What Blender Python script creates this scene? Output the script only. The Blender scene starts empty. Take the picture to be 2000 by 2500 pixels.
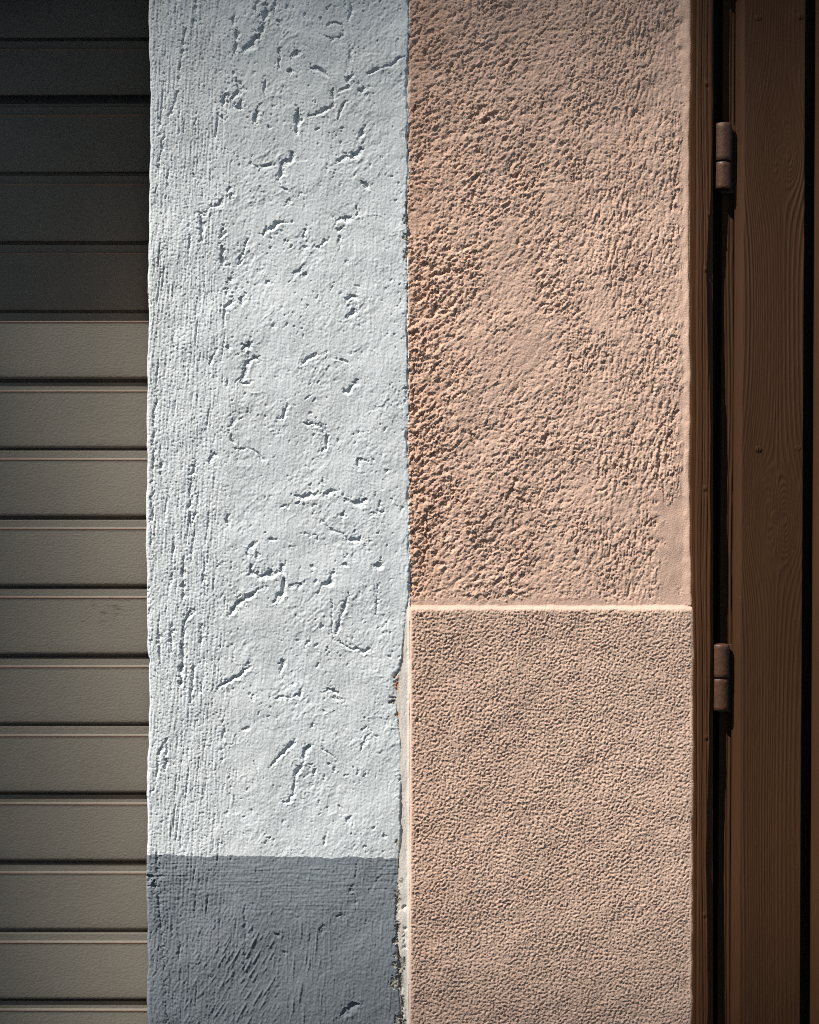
import bpy, bmesh, math
import numpy as np
from mathutils import Vector

# ------------------------------------------------------------------ camera, sky, sun, exposure
sc = bpy.context.scene
S = 0.0006            # metres on the wall plane for one pixel of the 2000 x 2500 photograph
CAM_D = 2.5           # camera distance from the wall plane
ZC = 1.45             # camera height
def PX(px, y=0.0): return (px - 1000.0) * S * (CAM_D + y) / CAM_D
def PZ(py, y=0.0): return ZC + (1250.0 - py) * S * (CAM_D + y) / CAM_D

cam_d = bpy.data.cameras.new('camera')
cam = bpy.data.objects.new('camera', cam_d)
sc.collection.objects.link(cam)
cam.location = (0, -CAM_D, ZC)
cam.rotation_euler = (math.radians(90), 0, 0)
cam_d.sensor_fit = 'VERTICAL'
cam_d.sensor_height = 36.0
cam_d.lens = 36.0 * CAM_D / (2500 * S)
cam_d.clip_end = 500
cam_d.clip_start = 0.05
sc.camera = cam

SUN = Vector((-0.48, -0.36, 0.80)).normalized()      # towards the sun
sun_el = math.asin(SUN.z)
sun_az = math.atan2(SUN.x, SUN.y)
world = bpy.data.worlds.new('World')
sc.world = world
world.use_nodes = True
wn = world.node_tree
sky = wn.nodes.new('ShaderNodeTexSky')
sky.sky_type = 'NISHITA'
sky.sun_disc = False
sky.sun_elevation = sun_el
sky.sun_rotation = sun_az
sky.air_density = 1.0
sky.dust_density = 0.6
wn.nodes['Background'].inputs['Strength'].default_value = 0.10
wn.links.new(sky.outputs[0], wn.nodes['Background'].inputs['Color'])
sd = bpy.data.lights.new('sun', 'SUN')
sd.energy = 5.0
sd.angle = math.radians(0.55)
sd.color = (1.0, 0.955, 0.89)
so = bpy.data.objects.new('sun', sd)
sc.collection.objects.link(so)
so.location = (-3, -4, 6)
so.rotation_euler = (-SUN).to_track_quat('-Z', 'Y').to_euler()
sc.view_settings.view_transform = 'Standard'
sc.view_settings.look = 'None'
sc.view_settings.gamma = 1.0
sc.view_settings.use_curve_mapping = False
sc.view_settings.exposure = 0.54
sc.cycles.filter_width = 1.0
sc.cycles.max_bounces = 6
sc.cycles.diffuse_bounces = 4
sc.cycles.use_denoising = False

# ------------------------------------------------------------------ helpers
C = sc.collection
def empty(name, loc=(0, 0, 0)):
    o = bpy.data.objects.new(name, None)
    C.objects.link(o); o.location = loc; o.empty_display_size = 0.1
    return o
def tag(o, label=None, cat=None, group=None, kind=None):
    if label: o['label'] = label
    if cat: o['category'] = cat
    if group: o['group'] = group
    if kind: o['kind'] = kind
    return o
def link(name, me, mat, parent=None):
    o = bpy.data.objects.new(name, me)
    C.objects.link(o)
    for m in (mat if isinstance(mat, (list, tuple)) else [mat]):
        if len(me.materials) < (len(mat) if isinstance(mat, (list, tuple)) else 1): me.materials.append(m)
    if parent:
        o.parent = parent
        o.matrix_parent_inverse.identity()
        o.location = -Vector(parent.location)
        if parent.parent: o.location = (0, 0, 0)
    return o
def grid_mesh(name, X, Y, Z, fmask=None, smooth=True):
    nz, nx = X.shape
    idx = np.arange(nz * nx).reshape(nz, nx)
    # rows run downwards (z falls), so this order faces the camera (-y)
    q = np.stack([idx[:-1, :-1], idx[1:, :-1], idx[1:, 1:], idx[:-1, 1:]], -1).reshape(-1, 4)
    if fmask is not None: q = q[fmask.reshape(-1)]
    used, inv = np.unique(q, return_inverse=True)
    q = inv.reshape(-1, 4)
    co = np.stack([X.reshape(-1)[used], Y.reshape(-1)[used], Z.reshape(-1)[used]], -1).astype(np.float32)
    me = bpy.data.meshes.new(name)
    me.vertices.add(len(co)); me.vertices.foreach_set('co', co.reshape(-1))
    me.loops.add(q.size); me.loops.foreach_set('vertex_index', q.reshape(-1).astype(np.int32))
    me.polygons.add(len(q))
    me.polygons.foreach_set('loop_start', np.arange(0, q.size, 4, dtype=np.int32))
    me.polygons.foreach_set('loop_total', np.full(len(q), 4, dtype=np.int32))
    me.polygons.foreach_set('use_smooth', np.full(len(q), smooth, dtype=bool))
    me.update(calc_edges=True)
    return me
def box_mesh(name, x0, x1, y0, y1, z0, z1, bevel=0.0):
    bm = bmesh.new()
    bmesh.ops.create_cube(bm, size=1.0)
    for v in bm.verts:
        v.co = Vector(((x0 + x1) / 2 + v.co.x * (x1 - x0), (y0 + y1) / 2 + v.co.y * (y1 - y0), (z0 + z1) / 2 + v.co.z * (z1 - z0)))
    if bevel: bmesh.ops.bevel(bm, geom=bm.edges[:], offset=bevel, segments=2, affect='EDGES', profile=0.5)
    me = bpy.data.meshes.new(name); bm.to_mesh(me); bm.free()
    return me
_seed = [11]
def fnoise(shape, lx, lz, ang=0.0, seed=None, band=True):
    """Gaussian-filtered noise, std 1. lx across / lz along the long axis, in cells; ang turns the long axis (0 = vertical; + leans its top to the right)."""
    nz, nx = shape
    if seed is None: _seed[0] += 7; seed = _seed[0]
    rng = np.random.default_rng(seed)
    F = np.fft.rfft2(rng.standard_normal((nz, nx)))
    fx = np.fft.rfftfreq(nx)[None, :]; fz = np.fft.fftfreq(nz)[:, None]
    a = math.radians(ang); ux, uz = math.sin(a), -math.cos(a)      # long axis (px right, py down)
    fa = fx * ux + fz * uz; fp = -fx * uz + fz * ux
    r2 = (fp * lx) ** 2 + (fa * lz) ** 2
    G = np.exp(-2 * np.pi ** 2 * r2 * 0.16)
    if band: G = G * (1 - np.exp(-2 * np.pi ** 2 * r2 * 0.6))
    n = np.fft.irfft2(F * G, s=(nz, nx))
    return (n - n.mean()) / (n.std() + 1e-12)
def sst(a, b, x):
    t = np.clip((x - a) / (b - a), 0, 1)
    return t * t * (3 - 2 * t)
def clip(x, a, b): return np.clip(x, a, b)

# ------------------------------------------------------------------ materials
def mat(name):
    m = bpy.data.materials.new(name); m.use_nodes = True
    nt = m.node_tree
    return m, nt, nt.nodes['Principled BSDF']
def node(nt, t, **kw):
    n = nt.nodes.new(t)
    for k, v in kw.items(): setattr(n, k, v)
    return n
def noise_node(nt, scale, detail=3, rough=0.55, vec=None, mapping=None):
    tc = node(nt, 'ShaderNodeTexCoord')
    mp = node(nt, 'ShaderNodeMapping')
    if mapping: mp.inputs['Scale'].default_value = mapping
    nt.links.new(tc.outputs['Object'], mp.inputs['Vector'])
    n = node(nt, 'ShaderNodeTexNoise')
    n.inputs['Scale'].default_value = scale; n.inputs['Detail'].default_value = detail; n.inputs['Roughness'].default_value = rough
    nt.links.new(mp.outputs[0], n.inputs['Vector'])
    return n
def ramp(nt, src, stops):
    r = node(nt, 'ShaderNodeValToRGB')
    e = r.color_ramp.elements
    while len(e) < len(stops): e.new(0.5)
    for el, (p, c) in zip(e, stops):
        el.position = p; el.color = (*c, 1) if len(c) == 3 else c
    nt.links.new(src, r.inputs[0])
    return r
def mix(nt, fac, a, b, mode='MIX'):
    m = node(nt, 'ShaderNodeMix', data_type='RGBA', blend_type=mode)
    for s, v in ((m.inputs[0], fac), (m.inputs[6], a), (m.inputs[7], b)):
        if hasattr(v, 'is_output'): nt.links.new(v, s)
        else: s.default_value = v if not isinstance(v, tuple) else ((*v, 1) if len(v) == 3 else v)
    return m.outputs[2]
def bump(nt, bsdf, src, strength, dist, prev=None):
    b = node(nt, 'ShaderNodeBump')
    b.inputs['Strength'].default_value = strength; b.inputs['Distance'].default_value = dist
    nt.links.new(src, b.inputs['Height'])
    if prev: nt.links.new(prev, b.inputs['Normal'])
    nt.links.new(b.outputs[0], bsdf.inputs['Normal'])
    return b.outputs[0]

def plaster(name, c0, c1, stain=None, rough=0.93, fine=520, fdist=0.0006, stretch=(1, 1, 0.55)):
    m, nt, b = mat(name)
    n1 = noise_node(nt, 9, 5, 0.6)
    r1 = ramp(nt, n1.outputs[0], [(0.3, c0), (0.7, c1)])
    col = r1.outputs[0]
    n2 = noise_node(nt, 120, 4, 0.6)
    g = ramp(nt, n2.outputs[0], [(0.25, (0.90, 0.90, 0.90)), (0.75, (1, 1, 1))])
    col = mix(nt, 1.0, col, g.outputs[0], 'MULTIPLY')
    n6 = noise_node(nt, 22, 4, 0.65, mapping=(1, 1, 0.12))
    g6 = ramp(nt, n6.outputs[0], [(0.32, (0.90, 0.90, 0.885)), (0.6, (1, 1, 1))])
    col = mix(nt, 1.0, col, g6.outputs[0], 'MULTIPLY')
    if stain:
        sc_, sharp, scol, amt = stain
        n3 = noise_node(nt, sc_, 6, 0.7)
        r3 = ramp(nt, n3.outputs[0], [(sharp, (0, 0, 0)), (min(1, sharp + 0.12), (amt, amt, amt))])
        col = mix(nt, r3.outputs[0], col, scol)
    nt.links.new(col, b.inputs['Base Color'])
    b.inputs['Roughness'].default_value = rough
    b.inputs['Specular IOR Level'].default_value = 0.25
    n4 = noise_node(nt, fine, 3, 0.6, mapping=stretch)
    bump(nt, b, n4.outputs[0], 0.8, fdist)
    return m

M = {}
M['white'] = plaster('white_paint', (0.655, 0.696, 0.708), (0.705, 0.735, 0.738), (7, 0.62, (0.62, 0.62, 0.58), 0.4))
M['grey'] = plaster('grey_paint', (0.200, 0.228, 0.250), (0.240, 0.266, 0.288), (5, 0.56, (0.250, 0.268, 0.305), 0.7))
M['cream'] = plaster('cream_paint', (0.75, 0.67, 0.61), (0.72, 0.68, 0.60), (14, 0.62, (0.48, 0.47, 0.43), 0.5))
M['mortar'] = plaster('bare_mortar', (0.30, 0.28, 0.24), (0.42, 0.39, 0.33), (60, 0.58, (0.16, 0.15, 0.13), 0.7), fine=500, fdist=0.001)
M['rust'] = plaster('old_orange_paint', (0.50, 0.26, 0.15), (0.60, 0.36, 0.24), fine=500, fdist=0.001)
M['reveal'] = plaster('reveal_paint', (0.70, 0.52, 0.40), (0.74, 0.57, 0.45))
def pink_mat(name, c0, c1, orange):
    m, nt, b = mat(name)
    n1 = noise_node(nt, 8, 5, 0.6)
    col = ramp(nt, n1.outputs[0], [(0.3, c0), (0.7, c1)]).outputs[0]
    # weathered, more orange paint near the joint with the white wall
    tc = node(nt, 'ShaderNodeTexCoord'); sx = node(nt, 'ShaderNodeSeparateXYZ')
    nt.links.new(tc.outputs['Object'], sx.inputs[0])
    n2 = noise_node(nt, 16, 5, 0.65)
    ad = node(nt, 'ShaderNodeMath', operation='MULTIPLY_ADD')
    nt.links.new(n2.outputs[0], ad.inputs[0]); ad.inputs[1].default_value = 0.22
    nt.links.new(sx.outputs[0], ad.inputs[2])
    rr = ramp(nt, ad.outputs[0], [(0.08, (0.6, 0.6, 0.6)), (0.20, (0, 0, 0))])
    col = mix(nt, rr.outputs[0], col, orange)
    n7 = noise_node(nt, 20, 5, 0.7, mapping=(1, 1, 0.16))
    g7 = ramp(nt, n7.outputs[0], [(0.32, (0.88, 0.86, 0.85)), (0.62, (1, 1, 1))])
    col = mix(nt, 1.0, col, g7.outputs[0], 'MULTIPLY')
    n3 = noise_node(nt, 150, 4, 0.6)
    g = ramp(nt, n3.outputs[0], [(0.25, (0.90, 0.89, 0.88)), (0.75, (1, 1, 1))])
    col = mix(nt, 1.0, col, g.outputs[0], 'MULTIPLY')
    nt.links.new(col, b.inputs['Base Color'])
    b.inputs['Roughness'].default_value = 0.93
    b.inputs['Specular IOR Level'].default_value = 0.25
    n4 = noise_node(nt, 480, 4, 0.65)
    bump(nt, b, n4.outputs[0], 0.9, 0.0009)
    return m
M['pink'] = pink_mat('pink_render_paint', (0.65, 0.45, 0.348), (0.69, 0.48, 0.375), (0.66, 0.405, 0.285))
M['pinkrough'] = pink_mat('pink_roughcast_paint', (0.605, 0.43, 0.335), (0.65, 0.465, 0.365), (0.62, 0.42, 0.315))
M['ledge'] = plaster('pink_smooth_paint', (0.68, 0.48, 0.38), (0.70, 0.51, 0.41))

def wood(name, c0, c1, rough):
    m, nt, b = mat(name)
    n1 = noise_node(nt, 14, 4, 0.6, mapping=(1, 1, 0.18))
    col = ramp(nt, n1.outputs[0], [(0.3, c0), (0.7, c1)]).outputs[0]
    n2 = noise_node(nt, 500, 3, 0.6, mapping=(1, 1, 0.06))
    g = ramp(nt, n2.outputs[0], [(0.3, (0.82, 0.8, 0.78)), (0.7, (1, 1, 1))])
    col = mix(nt, 1.0, col, g.outputs[0], 'MULTIPLY')
    # scattered specks of dust and chipped paint
    n3 = noise_node(nt, 420, 1, 0.5)
    rr = ramp(nt, n3.outputs[0], [(0.80, (0, 0, 0)), (0.83, (0.5, 0.5, 0.5))])
    col = mix(nt, rr.outputs[0], col, (0.22, 0.17, 0.13))
    nt.links.new(col, b.inputs['Base Color'])
    rn = node(nt, 'ShaderNodeMapRange'); nt.links.new(n1.outputs[0], rn.inputs[0])
    rn.inputs[3].default_value = rough - 0.08; rn.inputs[4].default_value = rough + 0.1
    nt.links.new(rn.outputs[0], b.inputs['Roughness'])
    b.inputs['Specular IOR Level'].default_value = 0.15
    bump(nt, b, n2.outputs[0], 0.6, 0.0003)
    return m
M['wood'] = wood('brown_wood_paint', (0.047, 0.0205, 0.0085), (0.058, 0.0255, 0.0108), 0.55)
M['frame'] = wood('brown_frame_paint', (0.060, 0.0245, 0.0098), (0.076, 0.0315, 0.0125), 0.55)
M['strip'] = wood('brown_strip_paint', (0.053, 0.0245, 0.0102), (0.066, 0.0305, 0.0128), 0.55)
def metal_mat():
    m, nt, b = mat('brown_metal_paint')
    n1 = noise_node(nt, 60, 5, 0.65)
    col = ramp(nt, n1.outputs[0], [(0.35, (0.060, 0.026, 0.0125)), (0.65, (0.084, 0.038, 0.0190))]).outputs[0]
    n3 = noise_node(nt, 240, 2, 0.5)
    rr = ramp(nt, n3.outputs[0], [(0.70, (0, 0, 0)), (0.76, (0.45, 0.45, 0.45))])
    col = mix(nt, rr.outputs[0], col, (0.18, 0.14, 0.12))
    nt.links.new(col, b.inputs['Base Color'])
    b.inputs['Roughness'].default_value = 0.48
    b.inputs['Specular IOR Level'].default_value = 0.4
    n2 = noise_node(nt, 130, 3, 0.6)
    bump(nt, b, n2.outputs[0], 0.6, 0.0015)
    return m
M['metal'] = metal_mat()
SHD0 = 0.12
def shutter_mat(name, c0, c1, dirt):
    m, nt, b = mat(name)
    tcn = node(nt, 'ShaderNodeNewGeometry')
    def gnoise(scale, detail, mp_scale=(1, 1, 1), rough=0.6):
        mp = node(nt, 'ShaderNodeMapping'); mp.inputs['Scale'].default_value = mp_scale
        nt.links.new(tcn.outputs['Position'], mp.inputs['Vector'])
        n = node(nt, 'ShaderNodeTexNoise'); n.inputs['Scale'].default_value = scale
        n.inputs['Detail'].default_value = detail; n.inputs['Roughness'].default_value = rough
        nt.links.new(mp.outputs[0], n.inputs['Vector'])
        return n
    n1 = gnoise(6, 5)
    col = ramp(nt, n1.outputs[0], [(0.3, c0), (0.7, c1)]).outputs[0]
    n2 = gnoise(26, 6, (1, 1, 3.5), 0.75)
    rr = ramp(nt, n2.outputs[0], [(0.60, (0, 0, 0)), (0.74, (dirt, dirt, dirt))])
    col = mix(nt, rr.outputs[0], col, (0.09, 0.08, 0.065))
    # a scuffed patch on one slat beside the wall
    vd = node(nt, 'ShaderNodeVectorMath', operation='SUBTRACT'); nt.links.new(tcn.outputs['Position'], vd.inputs[0]); vd.inputs[1].default_value = (PX(275, SHD0), SHD0, PZ(1492, SHD0))
    vm = node(nt, 'ShaderNodeVectorMath', operation='MULTIPLY'); nt.links.new(vd.outputs[0], vm.inputs[0]); vm.inputs[1].default_value = (9.0, 1.0, 15.0)
    vl = node(nt, 'ShaderNodeVectorMath', operation='LENGTH'); nt.links.new(vm.outputs[0], vl.inputs[0])
    n6 = gnoise(110, 5, (0.35, 1, 1.4), 0.8)
    sb = node(nt, 'ShaderNodeMath', operation='MULTIPLY_ADD'); nt.links.new(vl.outputs['Value'], sb.inputs[0]); sb.inputs[1].default_value = -0.22; nt.links.new(n6.outputs[0], sb.inputs[2])
    r6 = ramp(nt, sb.outputs[0], [(0.49, (0, 0, 0)), (0.58, (0.6, 0.6, 0.6))])
    col = mix(nt, r6.outputs[0], col, (0.045, 0.04, 0.035))
    n5 = gnoise(330, 1)
    r5 = ramp(nt, n5.outputs[0], [(0.80, (0, 0, 0)), (0.84, (0.7, 0.7, 0.7))])
    col = mix(nt, r5.outputs[0], col, (0.06, 0.055, 0.05))
    nt.links.new(col, b.inputs['Base Color'])
    b.inputs['Roughness'].default_value = 0.62
    b.inputs['Specular IOR Level'].default_value = 0.25
    n3 = gnoise(210, 2, (1, 1, 1.5), 0.5)
    r3 = ramp(nt, n3.outputs[0], [(0.38, (0, 0, 0)), (0.62, (1, 1, 1))])
    bump(nt, b, r3.outputs[0], 0.32, 0.0005)
    return m
M['slat'] = shutter_mat('taupe_slat_paint', (0.150, 0.140, 0.119), (0.176, 0.163, 0.137), 0.35)
M['slatedge'] = shutter_mat('worn_slat_edge', (0.22, 0.14, 0.105), (0.27, 0.19, 0.145), 0.4)
def plain(name, c, rough=0.7):
    m, nt, b = mat(name)
    n1 = noise_node(nt, 30, 4)
    col = ramp(nt, n1.outputs[0], [(0.3, tuple(x * 0.85 for x in c)), (0.7, c)]).outputs[0]
    nt.links.new(col, b.inputs['Base Color']); b.inputs['Roughness'].default_value = rough
    return m
M['rail'] = plain('dark_rail_paint', (0.12, 0.115, 0.10), 0.5)
M['pave'] = plain('pavement_stone', (0.34, 0.32, 0.29), 0.9)
M['blocker'] = plain('pale_blocker_coat', (0.60, 0.57, 0.50), 0.9)  # surface of the unseen sun blocker added across the street
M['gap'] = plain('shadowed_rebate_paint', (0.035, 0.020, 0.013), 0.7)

# ------------------------------------------------------------------ setting: pavement
pave = link('pavement', box_mesh('pavement', -40, 40, -40, 0.5, -0.1, 0.0), M['pave'])
tag(pave, 'grey stone pavement in front of the wall', kind='structure')

# ------------------------------------------------------------------ the house across the street, invented and unseen: its opening dims the sun towards the wall's edges
YO, TH = -9.0, 0.22
def across(x, z, y): return x + SUN.x / SUN.y * y, z + SUN.z / SUN.y * y      # where the sun's ray through (x, 0, z) crosses that depth
ox0, oz1 = across(-0.74, 2.11, YO - TH); ox1, oz0 = across(1.25, 0.66, YO)  # added opening, sized so sunlight fades at top, bottom and left
opp = empty('sun_blocker', (ox0 + 2, YO - TH, 0))
tag(opp, 'unseen added house across the street with an open roof loggia', 'blocker', kind='thing')
for nm, b in (('front', (-24, 10, YO - TH, YO, 0, oz0)), ('blocker_side', (-24, ox0, YO - TH, YO - 0.002, oz0, oz1)), ('blocker_side', (ox1, 10, YO - TH, YO - 0.002, oz0, oz1)),
              ('blocker_top', (-24, 10, YO - TH, YO + 0.0, oz1, oz1 + 0.35))):
    link(nm, box_mesh(nm, *b), M['blocker'], opp)

# ------------------------------------------------------------------ the rendered wall: one relief, split into its coats
U0, U1, V0, V1, ST = 360.0, 1692.0, -50.0, 2550.0, 1.75
us = np.arange(U0, U1 + ST, ST); vs = np.arange(V0, V1 + ST, ST)
U, V = np.meshgrid(us, vs)
sh = U.shape
def fn(lx, lz=None, ang=0.0, band=True): return fnoise(sh, lx * 2 / ST, (lz if lz else lx) * 2 / ST, ang, None, band)
def fr(lx, lz=None, ang=0.0):            # the same with finer octaves: crisp, irregular outlines
    lz = lz or lx
    n = fn(lx, lz, ang) + 0.55 * fn(lx / 2, lz / 2, ang) + 0.33 * fn(max(1.2, lx / 4), max(1.2, lz / 4), ang)
    return n / 1.19
def pits(n, t, soft=0.22): return sst(t, t + soft, n)
N1, N2, N3, N4 = fn(2.6), fn(9), fn(1.6), fn(4.5)
def row1(l, seed):     # a 1-D noise along the height
    rng = np.random.default_rng(seed); k = rng.standard_normal(sh[0] + 400)
    l = l * 2 / ST; g = np.exp(-0.5 * (np.arange(-150, 151) / l) ** 2); s = np.convolve(k, g, 'same')[200:200 + sh[0]]
    return (s - s.mean()) / s.std()

H = np.zeros(sh)          # millimetres out of the wall
seam = np.interp(V[:, 0], [-120, 0, 400, 700, 1000, 1300, 1475, 1500, 2620], [1001, 1000, 997, 996, 997, 999, 1001, 1001, 998])
seam_r = seam + np.where(V[:, 0] < 1470, 0.8 * row1(3, 5) + 0.7 * row1(12, 6), 0.3 * row1(20, 6))
flake = np.interp(V[:, 0], [-120, 1440, 1480, 1560, 1640, 1700, 1760, 1900, 2050, 2180, 2250, 2330, 2420, 2500, 2620],
                  [1001, 1000, 992, 984, 974, 968, 972, 976, 976, 969, 968, 970, 974, 978, 978]) + np.where(V[:, 0] > 1450, 0.9 * row1(4, 8) + 1.2 * row1(16, 9), 0)
seam2, flake2 = seam_r[:, None], np.minimum(flake, seam_r - 1)[:, None]
lowedge = 1478 + 1.0 * np.interp(U[0], us, np.convolve(np.random.default_rng(3).standard_normal(len(us)), np.ones(9) / 5, 'same'))[None, :]
is_pink = U >= seam2
is_low = is_pink & (V >= lowedge)
is_up = is_pink & ~is_low
is_strip = (~is_pink) & (U >= flake2) & (V > 1452)
is_white = ~is_pink & ~is_strip
paint = 2086 + 7.0 * (U - 360) / 600 + 0.9 * fn(6, 3) + 1.1 * fn(26, 12)
is_grey = is_white & (V > paint)

# --- white and grey plaster
W = 0.7 * fn(70) + 0.22 * fn(24) + 0.10 * fn(8, 12, 25)
mid = sst(500, 580, U + 14 * fn(12))         # trowelled middle
left = 1 - sst(520, 590, U + 22 * N2)        # combed, gritty left margin
gm = sst(2085, 2110, V)                      # grey coat
W += 0.085 * fn(2.1) + 0.085 * fn(2.0, 14, 2) + left * (0.07 * fn(1.9) + 0.20 * fn(1.9, 26, 3))
patchy = clip(0.55 + 0.6 * fn(38), 0, 1.6)
W += mid * (1 - gm) * patchy * (0.12 * fr(6, 11, 38) + 0.10 * fn(2.2, 4, 34))
# trowel drags: low torn ridges and the thin lips they leave
n_a, n_b = fn(20, 34, 38), fn(15, 22, 60)
W += mid * (1 - gm) * (0.45 * np.exp(-(n_a / 0.055) ** 2) * clip(fn(22), 0, 1.6) + 0.35 * np.exp(-(n_b / 0.05) ** 2) * clip(fn(20), 0, 1.6))
W += mid * (1 - gm) * 0.35 * (sst(-0.04, 0.04, fr(26, 36, 40)) - 0.5) * clip(fn(30), 0, 1.5)
pm = clip(fn(40) * 0.75 + 0.35, 0.0, 1.6)
W -= mid * (1 - 0.9 * gm) * clip(pm, 0, 1) * 1.6 * pits(fr(4.2, 7, 40), 1.85, 0.35)
W -= mid * (1 - 0.8 * gm) * 0.9 * pits(fr(2.4, 4, 15), 2.15, 0.3)
W -= mid * (1 - gm) * 0.40 * clip(fn(1.6, 2.6, 25) - 1.3, 0, 1.5) * pm
# combed margin: grit and long upright scratches
sm = clip(0.65 + 0.6 * fn(26, 80), 0.1, 1.8)
W -= left * (1 - 0.5 * gm) * (0.95 * sm * pits(fn(1.5, 22, 3), 1.4, 0.7) + 1.0 * pits(fr(1.7, 2.6, 5), 1.15, 0.5))
W += left * (1 - 0.4 * gm) * (0.42 * pits(fn(1.7, 2.4), 1.0, 0.6) + 0.40 * sm * pits(fn(1.8, 34, 4), 1.1, 0.8))
W -= left * 1.6 * sm * pits(fn(2.2, 46, 6), 1.75, 0.5)
W -= (1 - mid) * 0.7 * pits(fn(1.5, 18, -3), 1.6, 0.6)
# grey coat: brushed across at the top, combed in arcs below
gb = gm * (1 - sst(2200, 2270, V + 20 * N2))
W += gb * (0.10 * fn(1.4, 30, 88) + 0.07 * fn(1.8, 50, 90))
gl = gm * sst(2200, 2290, V + 20 * N2)
arc = sst(420, 620, U) * (1 - sst(640, 760, U))
vert = sst(620, 740, U)
W += gl * (1 - vert) * (0.95 * clip(fn(2.0, 16, 32) - 0.6, 0, 1.6) + 0.35 * clip(fn(1.9, 14, 22) - 0.8, 0, 1.6)) * (0.35 + 0.65 * arc)
W += gl * vert * (0.95 * clip(fn(1.7, 24, 4) - 0.7, 0, 1.6) * (1 - 0.6 * sst(760, 850, U)))
W += gm * (0.14 * clip(fn(1.7) - 0.9, 0, 2) + 0.18 * fn(2.2, 3) * 0.7)
W += gm * sst(560, 640, U) * (1 - sst(2250, 2300, V)) * 0.5 * clip(fn(2.2, 14, 6) - 1.5, 0, 1.2)

WU, WV = fn(3.2), fn(3.2)           # how ragged the tool marks run
WU2, WV2 = fn(7), fn(7)
WU3, WV3 = fn(1.5), fn(1.5)
crumb = pits(fr(2.6, 3.6, 30), 1.15, 0.3)
def stroke(A, pts, w, depth, rag=0.6, lip=0.3, slope=1.0):
    """A torn tool mark: steep on the upper left, easing out on the lower right, tapering at its ends."""
    p = np.array(pts, float); mg = 5 * w + 10
    i0, i1 = max(0, int((p[:, 1].min() - mg - V0) / ST)), min(sh[0], int((p[:, 1].max() + mg - V0) / ST) + 2)
    j0, j1 = max(0, int((p[:, 0].min() - mg - U0) / ST)), min(sh[1], int((p[:, 0].max() + mg - U0) / ST) + 2)
    if i1 <= i0 or j1 <= j0: return
    sl = (slice(i0, i1), slice(j0, j1))
    u = U[sl] + rag * (1.7 * WU[sl] + 2.2 * WU2[sl] + 0.9 * WU3[sl]); v = V[sl] + rag * (1.7 * WV[sl] + 2.2 * WV2[sl] + 0.9 * WV3[sl])
    if len(p) == 1: p = np.vstack([p[0] + [0.4 * w, -0.9 * w], p[0] - [0.4 * w, -0.9 * w]])
    seg = np.hypot(*(p[1:] - p[:-1]).T); cum = np.concatenate([[0], np.cumsum(seg)]); tot = cum[-1] + 1e-6
    def dist(off):
        d = np.full(u.shape, 1e9); tt = np.zeros(u.shape)
        for k, (a, b) in enumerate(zip(p[:-1] + off, p[1:] + off)):
            ab = b - a; t = np.clip(((u - a[0]) * ab[0] + (v - a[1]) * ab[1]) / (ab @ ab + 1e-9), 0, 1)
            dd = np.hypot(u - a[0] - t * ab[0], v - a[1] - t * ab[1])
            m = dd < d; d = np.where(m, dd, d); tt = np.where(m, (cum[k] + t * seg[k]) / tot, tt)
        return d, tt
    d0, t0 = dist(np.zeros(2))
    tap = 0.35 + 0.65 * np.clip(np.minimum(t0, 1 - t0) * 4.5, 0, 1)
    br = np.clip(0.95 + 0.35 * N2[sl], 0.35, 1.5) * tap
    ww = w * br
    core = np.clip((1.0 - d0 / ww) * 2.6, 0, 1)
    A[sl] -= 0.55 * depth * crumb[sl] * np.exp(-(d0 / (2.6 * w)) ** 2) * (1 - core)
    d1, _ = dist(np.array([0.75, 1.0]) * w * 0.8)
    ease = 0.62 * np.clip(1.0 - d1 / (1.7 * ww), 0, 1)
    A[sl] -= depth * np.maximum(core, slope * ease) * np.clip(0.9 + 0.25 * N2[sl], 0.3, 1.3)
    d2, _ = dist(np.array([1.0, 1.3]) * w * 1.7)
    A[sl] += lip * depth * np.exp(-(d2 / (1.2 * w)) ** 2) * np.clip(0.6 + 0.4 * N4[sl], 0, 1.2) * tap * (1 - core)
def strokes(A, items, ox, oy, k, wk=1.0, dk=1.0):
    for it in items:
        pts, w, dep = it
        stroke(A, [(ox + x / k, oy + y / k) for x, y in pts], max(2.2, w / k * 0.62) * wk, dep * dk * 1.3)

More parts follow.
